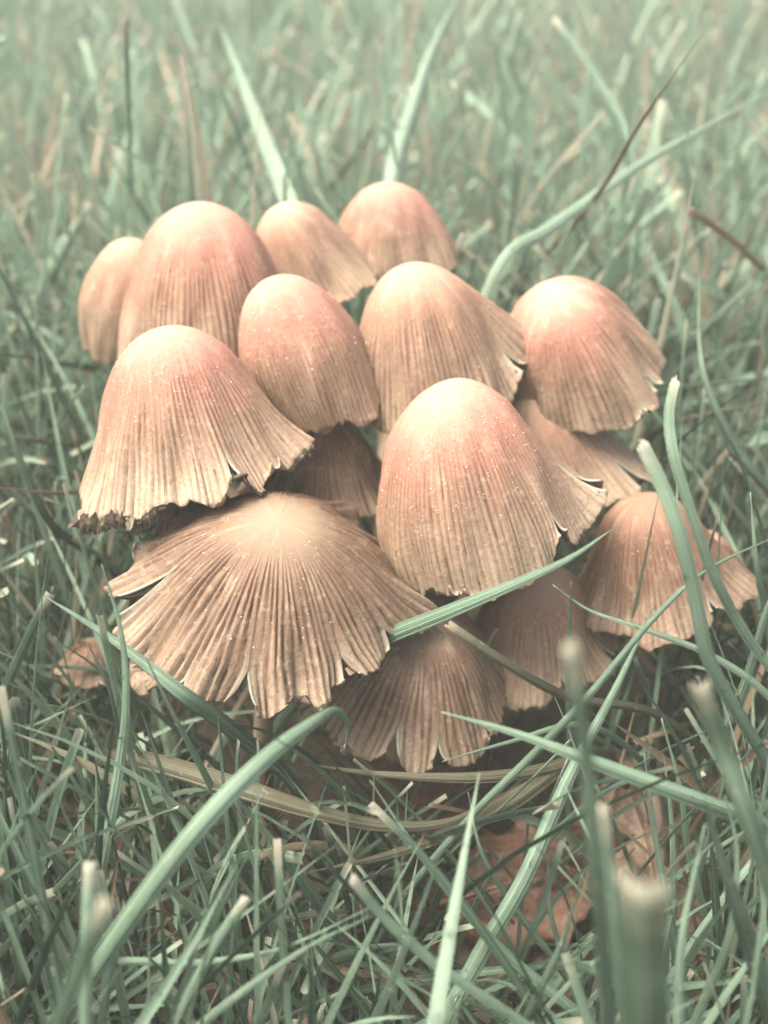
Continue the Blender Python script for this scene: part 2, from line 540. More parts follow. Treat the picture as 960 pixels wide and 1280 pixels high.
    sm.material_offset = 1
    # close the crown with a tiny fan
    # gills: a pleated sheet hung under the flesh
    ng = ribs + 6
    rows2 = np.linspace(0.16, 0.985, 18)
    zg = lambda t, h: (0.5 + 0.5 * np.sin(h * ng)) * 0.16 * R * np.sin(np.clip((t - 0.1) / 0.9, 0, 1) * math.pi) ** 0.6
    P, fc, rib, tear, tt, th = clean(*grid(ng * 4, rows2, lambda t, h, s: surf(t, h, -0.05, s, False, zg(t, h))))
    mesh_obj('gills', P, fc, M_GILL, root, A)
    # stem
    s0 = A + axis * H * 0.16
    s1 = A + axis * H * 0.9
    f3 = np.array([foot_xy[0], foot_xy[1], fz - 0.25])
    s2 = f3 + np.array([0, 0, 0.25]) + (s1 - f3) * np.array([0.12, 0.12, 0.42])
    cl = spline([s0, s1, s2, f3], 26)
    tg = unit(np.gradient(cl, axis=0))
    sx = unit(np.cross(tg, np.array([0, 1.0, 0.05])))
    sy = np.cross(tg, sx)
    an = np.linspace(0, 2 * math.pi, 16, endpoint=False)
    q = np.linspace(0, 1, 26)[:, None]
    rad = stem_r * (0.85 + 0.35 * q) * (1 + 0.05 * np.sin(q * 17 + ph[15]) + 0.06 * np.sin(3 * an[None, :] + ph[16] + 2 * q))
    SP = cl[:, None, :] + (rad * np.cos(an))[..., None] * sx[:, None, :] + (rad * np.sin(an))[..., None] * sy[:, None, :]
    i2 = np.arange(25)[:, None] * 16 + np.arange(16)[None, :]
    j2 = np.arange(25)[:, None] * 16 + (np.arange(16)[None, :] + 1) % 16
    mesh_obj('stem', SP.reshape(-1, 3), np.stack([i2, j2, j2 + 16, i2 + 16], -1).reshape(-1, 4), M_STEM, root, A)
    # frayed, inky pieces of the margin
    for (f0, f1, size) in fray:
        nn = max(24, int((f1 - f0) * 2.2))
        aa = np.radians(np.linspace(f0, f1, nn))
        cen, _, _ = surf(np.full(nn, 0.992), aa, -0.02)
        inn, _, _ = surf(np.full(nn, 0.94), aa, -0.02)
        ou, _, _ = surf(np.full(nn, 0.992), aa, 0.06)
        ra = unit(cen - inn)
        cen = cen + ra * size * 0.35
        no = unit(ou - cen)
        m = 8
        bb = np.linspace(0, 2 * math.pi, m, endpoint=False)
        endt = np.sin(np.linspace(0, math.pi, nn)) ** 0.5
        jag = np.abs(g.normal(0.8, 0.5, nn))
        rr = (size * endt[:, None] * (0.35 + 0.45 * jag[:, None] + 0.35 * g.uniform(-1, 1, (nn, m)) + 0.25 * np.cos(bb)[None, :]))
        FP = cen[:, None, :] + (rr * np.cos(bb))[..., None] * ra[:, None, :] + (rr * 0.7 * np.sin(bb))[..., None] * no[:, None, :] - no[:, None, :] * size * 0.15
        i3 = np.arange(nn - 1)[:, None] * m + np.arange(m)[None, :]
        j3 = np.arange(nn - 1)[:, None] * m + (np.arange(m)[None, :] + 1) % m
        fo = mesh_obj('frayed_edge', FP.reshape(-1, 3), np.stack([i3, j3, j3 + m, i3 + m], -1).reshape(-1, 4), M_FRAY, cap, None, smooth=False)
        fo.location = -Vector(A * CM)
    # glistening grains and dark specks sitting on the skin
    for nm, cnt, mt, lo, hi, t0, t1 in (('mica_grains', grains, M_MICA, 0.006, 0.013, 0.10, 0.75), ('soil_specks', specks, M_SPECK, 0.005, 0.009, 0.02, 0.45)):
        if not cnt:
            continue
        tt = t0 + (t1 - t0) * g.beta(1.6, 1.7, cnt)
        hh = R_(270) + g.normal(0, 0.85, cnt)
        C0, _, _ = surf(tt, hh, 0.002)
        octv = np.array([[1, 0, 0], [-1, 0, 0], [0, 1, 0], [0, -1, 0], [0, 0, 1], [0, 0, -1]], float)
        octf = np.array([[0, 2, 4], [2, 1, 4], [1, 3, 4], [3, 0, 4], [2, 0, 5], [1, 2, 5], [3, 1, 5], [0, 3, 5]])
        sz = g.uniform(lo, hi, cnt)
        V = C0[:, None, :] + sz[:, None, None] * octv[None] * g.uniform(0.6, 1.3, (cnt, 6, 1))
        Fc = (np.arange(cnt)[:, None, None] * 6 + octf[None]).reshape(-1, 3)
        so = mesh_obj(nm, V.reshape(-1, 3), Fc, mt, cap)
        so.location = -Vector(A * CM)
        so['kind'] = 'stuff'
    CAPS.append(dict(apex=np.array(apex, float), base=np.array(base, float), r=rpx, d=depth, el=e, clear=clear, A=A, axis=axis, H=H, R=R))
    return root


#        label ; apex px ; rim-centre px ; depth cm ; view elevation over the rim ; rim radius px
mushroom('small tan mushroom half hidden behind the tall round-topped orange one, leaning outward', (168, 298), (150, 445), 19.9, 14, 60, 'egg', M_TAN, 60, detail=0.7, specks=0, grains=0)
mushroom('tall round-topped orange mushroom with smooth cream crown, behind the bell with black frayed hem', (247, 254), (264, 440), 18.2, 14, 118, 'dome', M_FRESH, 84, specks=14, grains=30, ribamp=0.8)
mushroom('pale tan mushroom squeezed between the tall round-topped one and the hindmost one', (347, 257), (398, 365), 19.8, 14, 90, 'bell', M_TAN, 66, detail=0.7, grains=12, specks=0)
mushroom('hindmost orange mushroom of the clump, its skirt edge pale and flared', (478, 229), (492, 330), 20.6, 12, 78, 'dome', M_FRESH, 66, bumps=[(-8, 24, 0.08, 0.06, 3)], detail=0.7, grains=12, specks=0)
mushroom('wide bell mushroom with orange shoulder and a curled black frayed hem', (205, 410), (242, 588), 15.6, 13, 146, 'bell', M_FRESH, 88,
         bumps=[(0, 20, 0.10, -0.02, 3), (205, 25, 0.02, 0.10, 3)], splits=[(302, 0.80, 0.05, 0.16), (328, 0.93, 0.05, 0.12)],
         wave=0.045, fray=[(190, 266, 0.12), (290, 316, 0.065), (330, 366, 0.06)], grains=150, specks=34)
mushroom('closed egg-shaped orange mushroom nestled between the tall round-topped one and the pleated one', (338, 346), (405, 522), 16.7, 9, 80, 'egg', M_FRESH, 76,
         bumps=[(-35, 22, 0.30, 0.06, 4)], fray=[(-42, -12, 0.04)], grains=90, specks=30, ribamp=0.55, ribstart=0.34)
mushroom('deeply pleated tan mushroom with a flared, torn lip, behind the large speckled bell', (512, 331), (540, 500), 17.1, 18, 104, 'dome', M_TAN, 74,
         bumps=[(10, 15, 0.50, -0.30, 2.5), (-40, 16, 0.14, 0.04, 3), (-68, 9, -0.16, 0, 1.2)], splits=[(-14, 0.78, 0.09, 0.25)], fray=[(0, 20, 0.05)], grains=20, specks=16, ribamp=1.1)
mushroom('large speckled orange bell mushroom leaning over the long green blade, hem torn in flaps', (562, 478), (620, 692), 15.5, 20, 130, 'dome', M_FRESH, 92,
         bumps=[(5, 50, -0.28, 0, 0.9), (0, 30, 0.33, -0.02, 3), (20, 14, 0.10, -0.12, 4), (190, 48, 0.24, 0, 0.8), (180, 40, -0.20, 0, 4)], splits=[(2, 0.70, 0.10, 0.22), (-44, 0.80, 0.055, 0.16), (-112, 0.95, 0.05, 0.12)],
         fray=[(6, 26, 0.035), (-36, -6, 0.045), (-112, -100, 0.03)], grains=210, specks=60)
mushroom('orange mushroom with wide ribbed skirt overhanging the small pale one below it', (690, 363), (730, 470), 17.6, 37, 104, 'dome', M_FRESH, 70,
         bumps=[(10, 50, -0.14, 0, 0.9), (-40, 40, 0.24, 0.10, 3), (170, 40, 0.06, -0.06, 1.2)], wave=0.05, splits=[(-38, 0.84, 0.06, 0.2), (-58, 0.93, 0.04, 0.12)], grains=26, specks=6, ribamp=1.1)
mushroom('small pale tan mushroom with flared tip, tucked below the wide-skirted orange one', (662, 490), (712, 612), 18.3, 24, 90, 'flare', M_TAN, 62,
         bumps=[(-22, 20, 0.34, 0.12, 3)], splits=[(-34, 0.72, 0.08, 0.2)], detail=0.8, grains=12, specks=0)
mushroom('shaded rusty brown mushroom behind tall grass blades, at the outer side of the clump', (803, 622), (822, 746), 16.9, 27, 112, 'bell', M_RUST_SHADE, 72,
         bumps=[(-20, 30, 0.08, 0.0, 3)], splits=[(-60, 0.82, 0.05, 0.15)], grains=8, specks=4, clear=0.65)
mushroom('small rusty cap peeping out behind the shaded rusty brown mushroom', (880, 664), (892, 735), 18.3, 22, 50, 'bell', M_RUST_SHADE, 50, detail=0.7, grains=0, specks=0, clear=0.3)
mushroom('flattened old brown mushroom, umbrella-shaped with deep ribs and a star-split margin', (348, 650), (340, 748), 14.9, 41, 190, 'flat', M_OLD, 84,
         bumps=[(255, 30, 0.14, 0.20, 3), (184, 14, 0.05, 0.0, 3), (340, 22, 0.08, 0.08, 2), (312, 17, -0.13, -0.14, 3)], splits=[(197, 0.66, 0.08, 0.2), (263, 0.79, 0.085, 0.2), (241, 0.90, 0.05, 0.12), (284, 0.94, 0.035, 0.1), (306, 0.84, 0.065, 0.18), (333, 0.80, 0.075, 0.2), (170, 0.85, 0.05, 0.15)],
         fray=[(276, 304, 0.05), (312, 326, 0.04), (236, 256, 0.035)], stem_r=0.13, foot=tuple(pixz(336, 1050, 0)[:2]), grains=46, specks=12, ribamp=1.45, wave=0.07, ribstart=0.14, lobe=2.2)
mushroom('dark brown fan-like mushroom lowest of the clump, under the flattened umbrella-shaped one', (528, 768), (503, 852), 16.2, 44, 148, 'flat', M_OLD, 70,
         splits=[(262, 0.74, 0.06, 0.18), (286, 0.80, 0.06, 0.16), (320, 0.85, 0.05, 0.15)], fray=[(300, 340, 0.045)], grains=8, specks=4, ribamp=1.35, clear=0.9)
mushroom('brown mushroom with tattered hem beneath the large speckled bell', (668, 712), (672, 815), 17.2, 38, 104, 'bell', M_TAN, 66,
         splits=[(285, 0.82, 0.06, 0.18), (335, 0.75, 0.07, 0.2)], fray=[(250, 278, 0.05), (325, 350, 0.05)], grains=8, specks=4, clear=0.85)
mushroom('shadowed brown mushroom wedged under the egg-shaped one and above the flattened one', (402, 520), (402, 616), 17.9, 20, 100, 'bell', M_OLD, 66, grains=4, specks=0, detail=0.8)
mushroom('ragged tan mushroom mostly hidden under the black-hemmed bell', (236, 596), (222, 652), 17.0, 24, 84, 'flare', M_TAN, 58,
         splits=[(250, 0.7, 0.10, 0.2), (215, 0.75, 0.08, 0.2), (285, 0.7, 0.08, 0.2)], grains=4, specks=0, detail=0.8)
mushroom('ragged brown mushroom low in the grass under the flattened one, edge curled', (120, 800), (112, 842), 18.0, 22, 46, 'bell', M_RUST_SHADE, 58,
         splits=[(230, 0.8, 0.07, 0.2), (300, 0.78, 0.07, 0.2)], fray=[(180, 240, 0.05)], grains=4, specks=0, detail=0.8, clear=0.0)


# ------------------------------------------------------------------ grass
def blade_mesh(C, W, side, cut, fold=0.22, across=13):
    """C (n,3) centre line, W full width (n), side (n,3) unit width direction"""
    n = len(C)
    tg = unit(np.gradient(C, axis=0))
    side = unit(side - tg * np.sum(side * tg, 1, keepdims=True))
    up = np.cross(side, tg)
    us = np.linspace(-1, 1, across)
    P = C[:, None, :] + side[:, None, :] * (us[None, :, None] * W[:, None, None] / 2) + up[:, None, :] * ((fold * (np.abs(us) - 0.5) + 0.045 * np.cos(us * 3 * math.pi))[None, :, None] * W[:, None, None])
    if cut:
        gg = np.random.default_rng(int(abs(C[0, 0]) * 1e4) % 9999)
        P[-1] += tg[-1] * (gg.uniform(-0.1, 0.55, (across, 1)) - 0.5 * np.abs(us)[:, None] * gg.uniform(0, 1)) * W[-1]
    i = (np.arange(n - 1)[:, None] * across + np.arange(across - 1)[None, :]).ravel()
    return P.reshape(-1, 3), np.stack([i, i + 1, i + across + 1, i + across], 1), np.broadcast_to(us[None, :], (n, across)).ravel(), np.repeat(np.linspace(0, 1, n), across)


HERO = []


def green_label(root, cut):
    place = 'in front of' if root[1] < 12.5 else ('behind' if root[1] > 18 else 'beside')
    tip = 'mown to a blunt tip' if cut else 'tapering to a fine point'
    return 'green grass blade %s, growing %s the mushroom clump' % (tip, place), 'grass blade', '%s grass blades %s the clump' % ('mown' if cut else 'pointed', place)


def hero(pts, wpx, kind='g', label=None, cut=False, mode='z', rnd=None, roll=0.0, root=True, sunny=False):
    g = np.random.default_rng(len(HERO) + 100)
    fn = pixz if mode == 'z' else pix
    P = [fn(*p) for p in pts]
    dep = float(np.mean([project(p)[2] for p in P]))
    if root and P[0][2] > 0.4:
        back = P[0] - P[1]
        bh = back[:2] / (np.linalg.norm(back[:2]) + 1e-6)
        r = min(0.55 * P[0][2], 2.2) * min(1.0, np.linalg.norm(back[:2]) / (np.linalg.norm(back) + 1e-6) + 0.15)
        xy = P[0][:2] + bh * r
        mid = np.array([*(P[0][:2] + bh * r * 0.72), P[0][2] * 0.5])
        P = [np.array([*xy, ground_z(*xy) - 0.1]), mid] + P
    n = 12 + 7 * len(P)
    C = spline(P, n)
    s = np.linspace(0, 1, n)
    w = wpx * dep / F
    if cut:
        W = w * (0.62 + 0.38 * np.sin(np.clip(s * 1.25, 0, 1) * math.pi / 2)) * (1 - 0.12 * s)
    else:
        W = w * np.minimum(0.62 + 0.9 * s, 1.0) * np.clip(1 - np.clip((s - 0.45) / 0.56, 0, 1) ** 1.7, 0.03, 1)
    W = W * (1 + 0.03 * np.sin(s * 23 + g.uniform(0, 6)))
    view = unit(C - CAM)
    tg = unit(np.gradient(C, axis=0))
    side = unit(np.cross(tg, view))
    nrm = np.cross(side, tg)
    if sunny:
        sv = np.array(to_sun)
        aa = [abs(float(np.mean((nrm * math.cos(q) - side * math.sin(q)) @ sv))) for q in (0.9, -0.9)]
        roll = 52 if aa[0] > aa[1] else -52
        w = w * 1.5
        W = W * 1.5
    ang = R_(roll) + g.uniform(-0.35, 0.35) + 0.5 * (s - 0.6) * g.uniform(-1, 1)
    side = side * np.cos(ang)[:, None] + nrm * np.sin(ang)[:, None]
    V, Fc, u, v = blade_mesh(C, W, side, cut, fold=g.uniform(0.16, 0.34))
    rv = g.uniform(0.25, 0.8) if rnd is None else rnd
    o = mesh_obj('grass_blade', V, Fc, GMAT[kind], None, C[0], {'u': u, 'v': v * (1.0 if cut else 0.95), 'rnd': np.full(len(V), rv)})
    m = o.modifiers.new('thickness', 'SOLIDIFY')
    m.thickness, m.offset = 0.016 * CM, 0
    if label:
        tag(o, label, 'grass blade', 'grass blades that can be picked out one by one')
    else:
        tag(o, *green_label(C[0], cut))
    HERO.append(C)
    return o


D = 'd'
hero([(400, 850, 16.6), (440, 817, 16.0), (495, 791, 15.2), (560, 765, 14.5), (650, 727, 14.0), (715, 696, 13.9), (766, 661, 13.9)], 22, 'p', 'long pale green blade lying across the hem of the large speckled bell', mode=D, rnd=0.45)
hero([(70, 1290, 3.2), (150, 1165, 4.4), (250, 1032, 5.4), (330, 950, 5.7), (390, 904, 5.6), (422, 889, 5.1), (434, 905, 4.7), (431, 940, 4.2)], 25, 'p', 'broad arching green blade whose tip hooks down below the flattened mushroom', rnd=0.42, cut=False)
hero([(140, 948, 2.6), (200, 955, 3.6), (300, 985, 3.9), (385, 1012, 3.6), (480, 1032, 3.2), (560, 1027, 2.9), (630, 990, 2.6)], 24, 'o', 'sagging olive blade bowed like a hammock below the clump', rnd=0.5)
hero([(720, 950, 2.0), (640, 1003, 2.4), (560, 1043, 2.7), (480, 1070, 2.9), (385, 1091, 3.1)], 20, 'o', 'curved olive blade crossing below the hammock-like blade, blunt tip', rnd=0.35)
hero([(740, 940, 2.6), (690, 960, 3.0), (600, 972, 3.3), (480, 968, 3.4), (380, 955, 3.2)], 17, 'o', 'straight olive blade lying along the bottom edge of the lowest fan-like mushroom', rnd=0.4)
hero([(540, 1300, 4.4), (558, 1190, 4.9), (577, 1085, 5.3), (599, 967, 5.7)], 22, 'p', 'upright pale blade ending in a fine point, in front of the brown dead leaf', rnd=0.72)
hero([(545, 1300, 2.2), (600, 1195, 3.0), (655, 1100, 3.8), (715, 965, 4.6), (765, 870, 5.0), (817, 760, 5.2)], 21, 'g', 'straight slanting green blade reaching from the dead leaf up past the shaded rusty mushroom', rnd=0.66)
hero([(960, 1035, 3.6), (880, 1003, 4.6), (735, 950, 5.4), (640, 915, 5.7), (552, 890, 5.8)], 24, 'g', 'green blade thrust nearly level across the tangle, tip at the lowest fan-like mushroom', rnd=0.72)
hero([(730, 906, 4.0), (635, 928, 4.3), (553, 952, 4.5)], 9, 'g', 'short thin blade under the tip of the level green one', rnd=0.7)
hero([(820, 893, 3.8), (710, 871, 4.8), (640, 834, 5.6), (562, 783, 6.2)], 13, 'o', 'brownish blade with a broken straw-coloured tip against the tattered brown mushroom', cut=True, rnd=0.55)
hero([(965, 875, 4.8), (890, 820, 5.3), (797, 784, 5.6), (735, 762, 5.7), (691, 731, 6.0)], 10, 'g', 'thin arching blade crossing in front of the shaded rusty mushroom', rnd=0.7)
hero([(590, 1020, 3.4), (660, 950, 4.2), (735, 871, 5.2), (822, 768, 6.2), (880, 715, 6.6), (975, 668, 6.9)], 11, 'g', rnd=0.6)
hero([(985, 870, 5.2), (930, 790, 6.0), (890, 715, 6.8), (862, 635, 7.5), (842, 570, 8.0), (836, 520, 8.3), (844, 474, 8.6)], 15, 'g', 'tall curving blade with pale notched tip beside the wide-skirted orange mushroom', rnd=0.6, cut=True)
hero([(960, 955, 4.2), (925, 895, 5.2), (885, 820, 6.2), (868, 740, 7.0), (848, 660, 7.7), (825, 600, 8.1), (803, 556, 8.4)], 20, 'p', 'broad pale blade with cut tip standing before the shaded rusty mushroom', rnd=0.5, cut=True)
hero([(765, 1300, 5.2), (748, 1120, 7.6), (735, 960, 8.8), (714, 805, 9.8)], 21, 'g', rnd=0.5, cut=True)
hero([(985, 1180, 5.6), (935, 1020, 7.0), (900, 930, 7.6), (876, 860, 8.2)], 26, 'g', rnd=0.45, cut=True)
hero([(800, 1420, 6.0), (802, 1280, 7.6), (800, 1108, 9.0)], 70, 'g', 'very broad mown blade with a square whitish cut end', rnd=0.36, cut=True)
hero([(785, 1290, 4.8), (768, 1150, 6.0), (752, 1010, 7.0)], 20, 'g', rnd=0.5, cut=True)
hero([(930, 1160, 4.8), (905, 1085, 5.6), (880, 995, 6.4)], 26, 'g', rnd=0.4)
hero([(110, 1160, 2.2), (128, 1075, 3.2), (148, 965, 4.2), (157, 885, 5.0), (152, 795, 5.8), (127, 705, 6.6)], 15, 'g', 'slim blade curving up beside the ragged mushroom low in the grass', rnd=0.7)
hero([(290, 912, 4.0), (228, 866, 5.1), (142, 800, 5.4), (55, 745, 5.6)], 22, 'g', 'wide ribbed blade sloping down under the edge of the flattened mushroom', rnd=0.55)
hero([(300, 1060, 2.6), (265, 985, 3.8), (213, 885, 5.2), (180, 817, 5.9)], 11, 'g', rnd=0.6)
hero([(155, 960, 3.0), (140, 870, 4.4), (108, 800, 5.2)], 10, 'g', rnd=0.5)
hero([(140, 1200, 1.6), (100, 1125, 2.6), (55, 1045, 3.6), (15, 975, 4.4), (-5, 880, 5.2)], 14, 'g', rnd=0.5)
hero([(125, 1150, 2.4), (122, 1050, 3.4), (120, 935, 4.4)], 10, 'g', rnd=0.6)
hero([(60, 1320, 6.6), (100, 1210, 7.4), (133, 1128, 8.0)], 24, 'g', 'blurred mown blade with pinkish cut end standing beside the broad arching blade', rnd=0.4, cut=True)
hero([(106, 1310, 4.8), (108, 1190, 5.6), (112, 1080, 6.2)], 18, 'p', 'upright blade with torn straw-like tip', rnd=0.35, cut=True)
hero([(205, 1310, 3.2), (265, 1190, 4.4), (308, 1124, 5.0)], 16, 'g', 'blade with pink nipped tip in front of the pale stem', rnd=0.72, cut=True)
hero([(230, 1300, 3.4), (375, 1190, 4.2), (466, 1144, 4.8)], 13, 'p', rnd=0.45)
hero([(130, 1205, 3.0), (250, 1203, 3.6), (350, 1186, 3.9), (462, 1135, 4.4)], 10, 'g', rnd=0.75)
hero([(680, 1300, 3.2), (545, 1205, 4.2), (480, 1146, 4.8), (441, 1098, 5.3)], 15, 'p', 'slanting blade with reddish split tip', rnd=0.4, cut=True)
hero([(880, 1250, 3.2), (915, 1155, 4.4), (920, 1055, 5.2), (906, 994, 5.6)], 12, 'p', rnd=0.4)
hero([(860, 1060, 3.2), (850, 985, 4.2), (827, 898, 5.1)], 10, 'g', rnd=0.8)
hero([(850, 1210, 2.6), (825, 1080, 4.0), (805, 942, 5.0)], 14, 'g', rnd=0.5)
hero([(848, 1300, 3.8), (853, 1170, 4.9), (881, 1030, 5.8)], 16, 'g', rnd=0.75)
hero([(645, 1300, 3.0), (705, 1170, 4.2), (728, 1092, 4.8)], 12, 'g', rnd=0.4)
hero([(760, 1300, 2.2), (630, 1190, 3.2), (545, 1095, 4.0), (462, 975, 4.8)], 15, 'g', rnd=0.55)
hero([(700, 1210, 1.6), (640, 1130, 2.6), (600, 1060, 3.4), (585, 990, 3.8)], 9, 'g', rnd=0.5)
hero([(720, 1230, 2.0), (690, 1150, 3.0), (685, 1040, 4.2)], 9, 'p', rnd=0.5)
hero([(660, 345, 3.2), (700, 300, 5.4), (762, 222, 8.0), (792, 168, 9.0), (832, 108, 10.0), (880, 40, 10.8)], 7, 's', 'thin brown dry stalk rising slanted behind the wide-skirted orange mushroom', rnd=0.5)
hero([(630, 325, 20.5), (680, 290, 21.0), (730, 255, 21.6), (800, 206, 22.5), (880, 160, 23.6), (990, 98, 25.0)], 16, 'p', mode=D, label= 'long pale blade stretched out over the lawn behind the clump', rnd=0.7)
hero([(365, 275, 23.0), (350, 225, 23.8), (328, 170, 24.8), (300, 95, 26.4), (273, 26, 28.5)], 22, 'p', mode=D, label= 'wide pale blade standing out of focus behind the clump, bent at its tip', rnd=0.66)
hero([(492, 225, 24.0), (515, 140, 25.5), (540, 65, 27.5), (580, -20, 30.0)], 22, 'p', mode=D, label= 'tall pale blade out of focus rising behind the hindmost mushroom', rnd=0.66)
hero([(164, 260, 4.0), (162, 160, 7.4), (157, 24, 10.2)], 6, 'p', 'dull straight grass stalk with blunt tip in the lawn behind the clump', rnd=0.6, cut=True)
hero([(790, 190, 25.0), (745, 95, 27.0), (692, 22, 29.5)], 9, 'p', mode=D, rnd=0.3, cut=True)
hero([(385, 275, 2.5), (440, 200, 4.6), (482, 140, 6.2)], 9, 'o', rnd=0.4)
hero([(830, 465, 2.8), (870, 425, 4.2), (920, 375, 5.2), (975, 325, 6.0)], 16, 'g', rnd=0.6)
hero([(1000, 370, 4.6), (960, 342, 5.6), (915, 300, 6.6), (862, 262, 7.4)], 9, 's', 'bent dry straw-coloured blade poking sideways over the lawn behind', rnd=0.85, cut=True)
hero([(790, 505, 3.8), (850, 485, 4.6), (985, 470, 5.4)], 11, 'g', rnd=0.25)
hero([(800, 560, 3.4), (840, 530, 4.4), (985, 497, 5.2)], 12, 'o', rnd=0.35)
hero([(985, 640, 4.4), (930, 575, 5.4), (880, 470, 6.6), (874, 330, 7.6)], 13, 'g', rnd=0.5)
hero([(130, 618, 4.4), (60, 616, 5.0), (-15, 608, 5.4)], 8, 's', 'dry reddish stalk lying against the black-hemmed bell', rnd=0.3)
hero([(135, 560, 3.4), (60, 552, 4.2), (-15, 545, 4.8)], 12, 'o', rnd=0.3)
hero([(150, 470, 3.2), (80, 455, 4.4), (-15, 440, 5.2)], 11, 'g', rnd=0.2)
hero([(110, 690, 3.2), (60, 650, 4.4), (20, 560, 5.6), (-8, 470, 6.4)], 12, 'g', rnd=0.35)
hero([(960, 780, 4.6), (945, 700, 5.8), (938, 615, 6.6)], 12, 'p', rnd=0.5)
hero([(930, 860, 3.8), (960, 760, 5.2), (990, 690, 6.0)], 14, 'g', rnd=0.8)
hero([(710, 860, 4.6), (712, 790, 5.6), (714, 727, 6.4)], 9, 'g', rnd=0.5)
hero([(30, 1180, 2.0), (5, 1050, 3.6), (12, 930, 4.6)], 14, 'g', rnd=0.2)

# ---- the rest of the lawn
def cap_hit(P, keep):
    """True for blades that would run through a cap or hide it"""
    px, py, d = project(P)
    bad = np.zeros(P.shape[0], bool)
    for c in CAPS:
        se = math.sin(c['el'])
        bc = c['base']
        ax_ = bc - c['apex']
        L = np.linalg.norm(ax_)
        a = ax_ / L
        qx, qy = px - c['apex'][0], py - c['apex'][1]
        al = qx * a[0] + qy * a[1]
        ac = np.abs(-qx * a[1] + qy * a[0])
        tot = L + c['r'] * se * 0.95
        hw = c['r'] * 1.08 * np.clip((al + 12) / (0.5 * L), 0, 1) ** 0.5 * np.sqrt(np.clip(1 - np.clip((al - L) / (c['r'] * se + 10), 0, 1) ** 2, 0, 1))
        dback = c['d'] + c['H'] * se + c['R'] * 0.9
        hit = (al > -12) & (al < tot + 8) & (ac < hw + 4) & (d < dback)
        bad |= hit.any(1) & (keep < c['clear'])
    return bad


def lawn(n, ymin, ymax, xw, hmu, hsd, wlo, whi, segs, lean=(8, 55), curv=(10, 75), zmin=0.0, gamma=1.0):
    y = ymin + (ymax - ymin) * rng.random(n) ** gamma
    x = (rng.random(n) * 2 - 1) * xw(y)
    h = np.clip(rng.normal(hmu, hsd, n), 1.6, 12)
    az = rng.uniform(0, 2 * math.pi, n)
    l0 = np.radians(rng.uniform(*lean, n) * rng.uniform(0.2, 1, n))
    kv = np.radians(rng.uniform(*curv, n) * rng.uniform(-0.2, 1, n))
    s = np.linspace(0, 1, segs + 1)
    ang = l0[:, None] + kv[:, None] * s[None, :] ** 1.4
    daz = az[:, None] + rng.normal(0, 0.35, n)[:, None] * s[None, :]
    st = h[:, None] / segs
    dx = np.sin(ang) * np.cos(daz) * st
    dy = np.sin(ang) * np.sin(daz) * st
    dz = np.cos(ang) * st
    z0 = np.zeros((n, 1))
    C = np.stack([x[:, None] + np.concatenate([z0, np.cumsum(dx[:, :-1], 1)], 1),
                  y[:, None] + np.concatenate([z0, np.cumsum(dy[:, :-1], 1)], 1),
                  zmin + np.concatenate([z0, np.cumsum(dz[:, :-1], 1)], 1)], -1)
    C[..., 2] += ground_z(x, y)[:, None] - 0.08
    w = rng.uniform(wlo, whi, n) * rng.uniform(0.6, 1, n)
    cut = rng.random(n) < 0.3
    Wp = np.minimum(0.6 + 0.9 * s, 1.0) * np.clip(1 - np.clip((s - 0.4) / 0.61, 0, 1) ** 1.7, 0.04, 1)
    Wc = (0.65 + 0.35 * np.minimum(s * 2, 1)) * (1 - 0.2 * s)
    W = w[:, None] * np.where(cut[:, None], Wc[None], Wp[None])
    roll = rng.uniform(0, 2 * math.pi, n)
    return C, W, roll, cut


def lawn_filter(C, prob_front):
    px, py, d = project(C)
    keep = rng.random(len(C))
    bad = cap_hit(C, keep)
    inside = (px > -60) & (px < 1020) & (py > -60) & (py < 1340)
    near = (inside & (d < 10.5)).any(1)
    bad |= near & ((rng.random(len(C)) > prob_front) | (inside & (d < 7.0)).any(1))
    bad |= (np.linalg.norm(C - CAM, axis=-1) < 3.5).any(1)
    # the stems crowd the turf out under the clump
    q = C[:, 0, :2] - np.array([0.2, 15.6])
    core = (q[:, 0] / 4.6) ** 2 + (q[:, 1] / 3.6) ** 2
    bad |= (core < 1) & (rng.random(len(C)) < 0.8)
    # the open patch where the fallen leaf shows
    lp = np.zeros(len(C), bool)
    for (cx, cy, rx_, ry_) in ((635, 1115, 130, 85), (800, 1030, 50, 60)):
        e_ = ((px - cx) / rx_) ** 2 + ((py - cy) / ry_) ** 2
        lp |= ((e_ < 1) & (C[..., 2] > 0.3)).any(1)
    bad |= lp & (rng.random(len(C)) < 0.70)
    return ~bad


def lawn_pack(C, W, roll, cut, lo=0.0, hi=1.0, across=3):
    n, S, _ = C.shape
    tg = unit(np.gradient(C, axis=1))
    ref = np.stack([np.cos(roll), np.sin(roll), np.zeros(n)], -1)[:, None, :] + 0 * tg
    side = unit(ref - tg * np.sum(ref * tg, -1, keepdims=True))
    up = np.cross(side, tg)
    us = np.linspace(-1, 1, across)
    P = C[:, :, None, :] + side[:, :, None, :] * (us[None, None, :, None] * W[:, :, None, None] / 2) + up[:, :, None, :] * ((np.abs(us) - 0.5)[None, None, :, None] * W[:, :, None, None] * 0.3)
    i = (np.arange(S - 1)[:, None] * across + np.arange(across - 1)[None, :]).ravel()
    q = np.stack([i, i + 1, i + across + 1, i + across], 1)
    Fc = (np.arange(n)[:, None, None] * S * across + q[None]).reshape(-1, 4)
    r = lo + (hi - lo) * rng.random(n)
    v = np.linspace(0, 1, S)[None, :, None] * np.where(cut, 1.0, 0.94)[:, None, None]
    u = np.broadcast_to(us[None, None, :], (n, S, across))
    return P, Fc, u, np.broadcast_to(v, (n, S, across)), np.broadcast_to(r[:, None, None], (n, S, across))


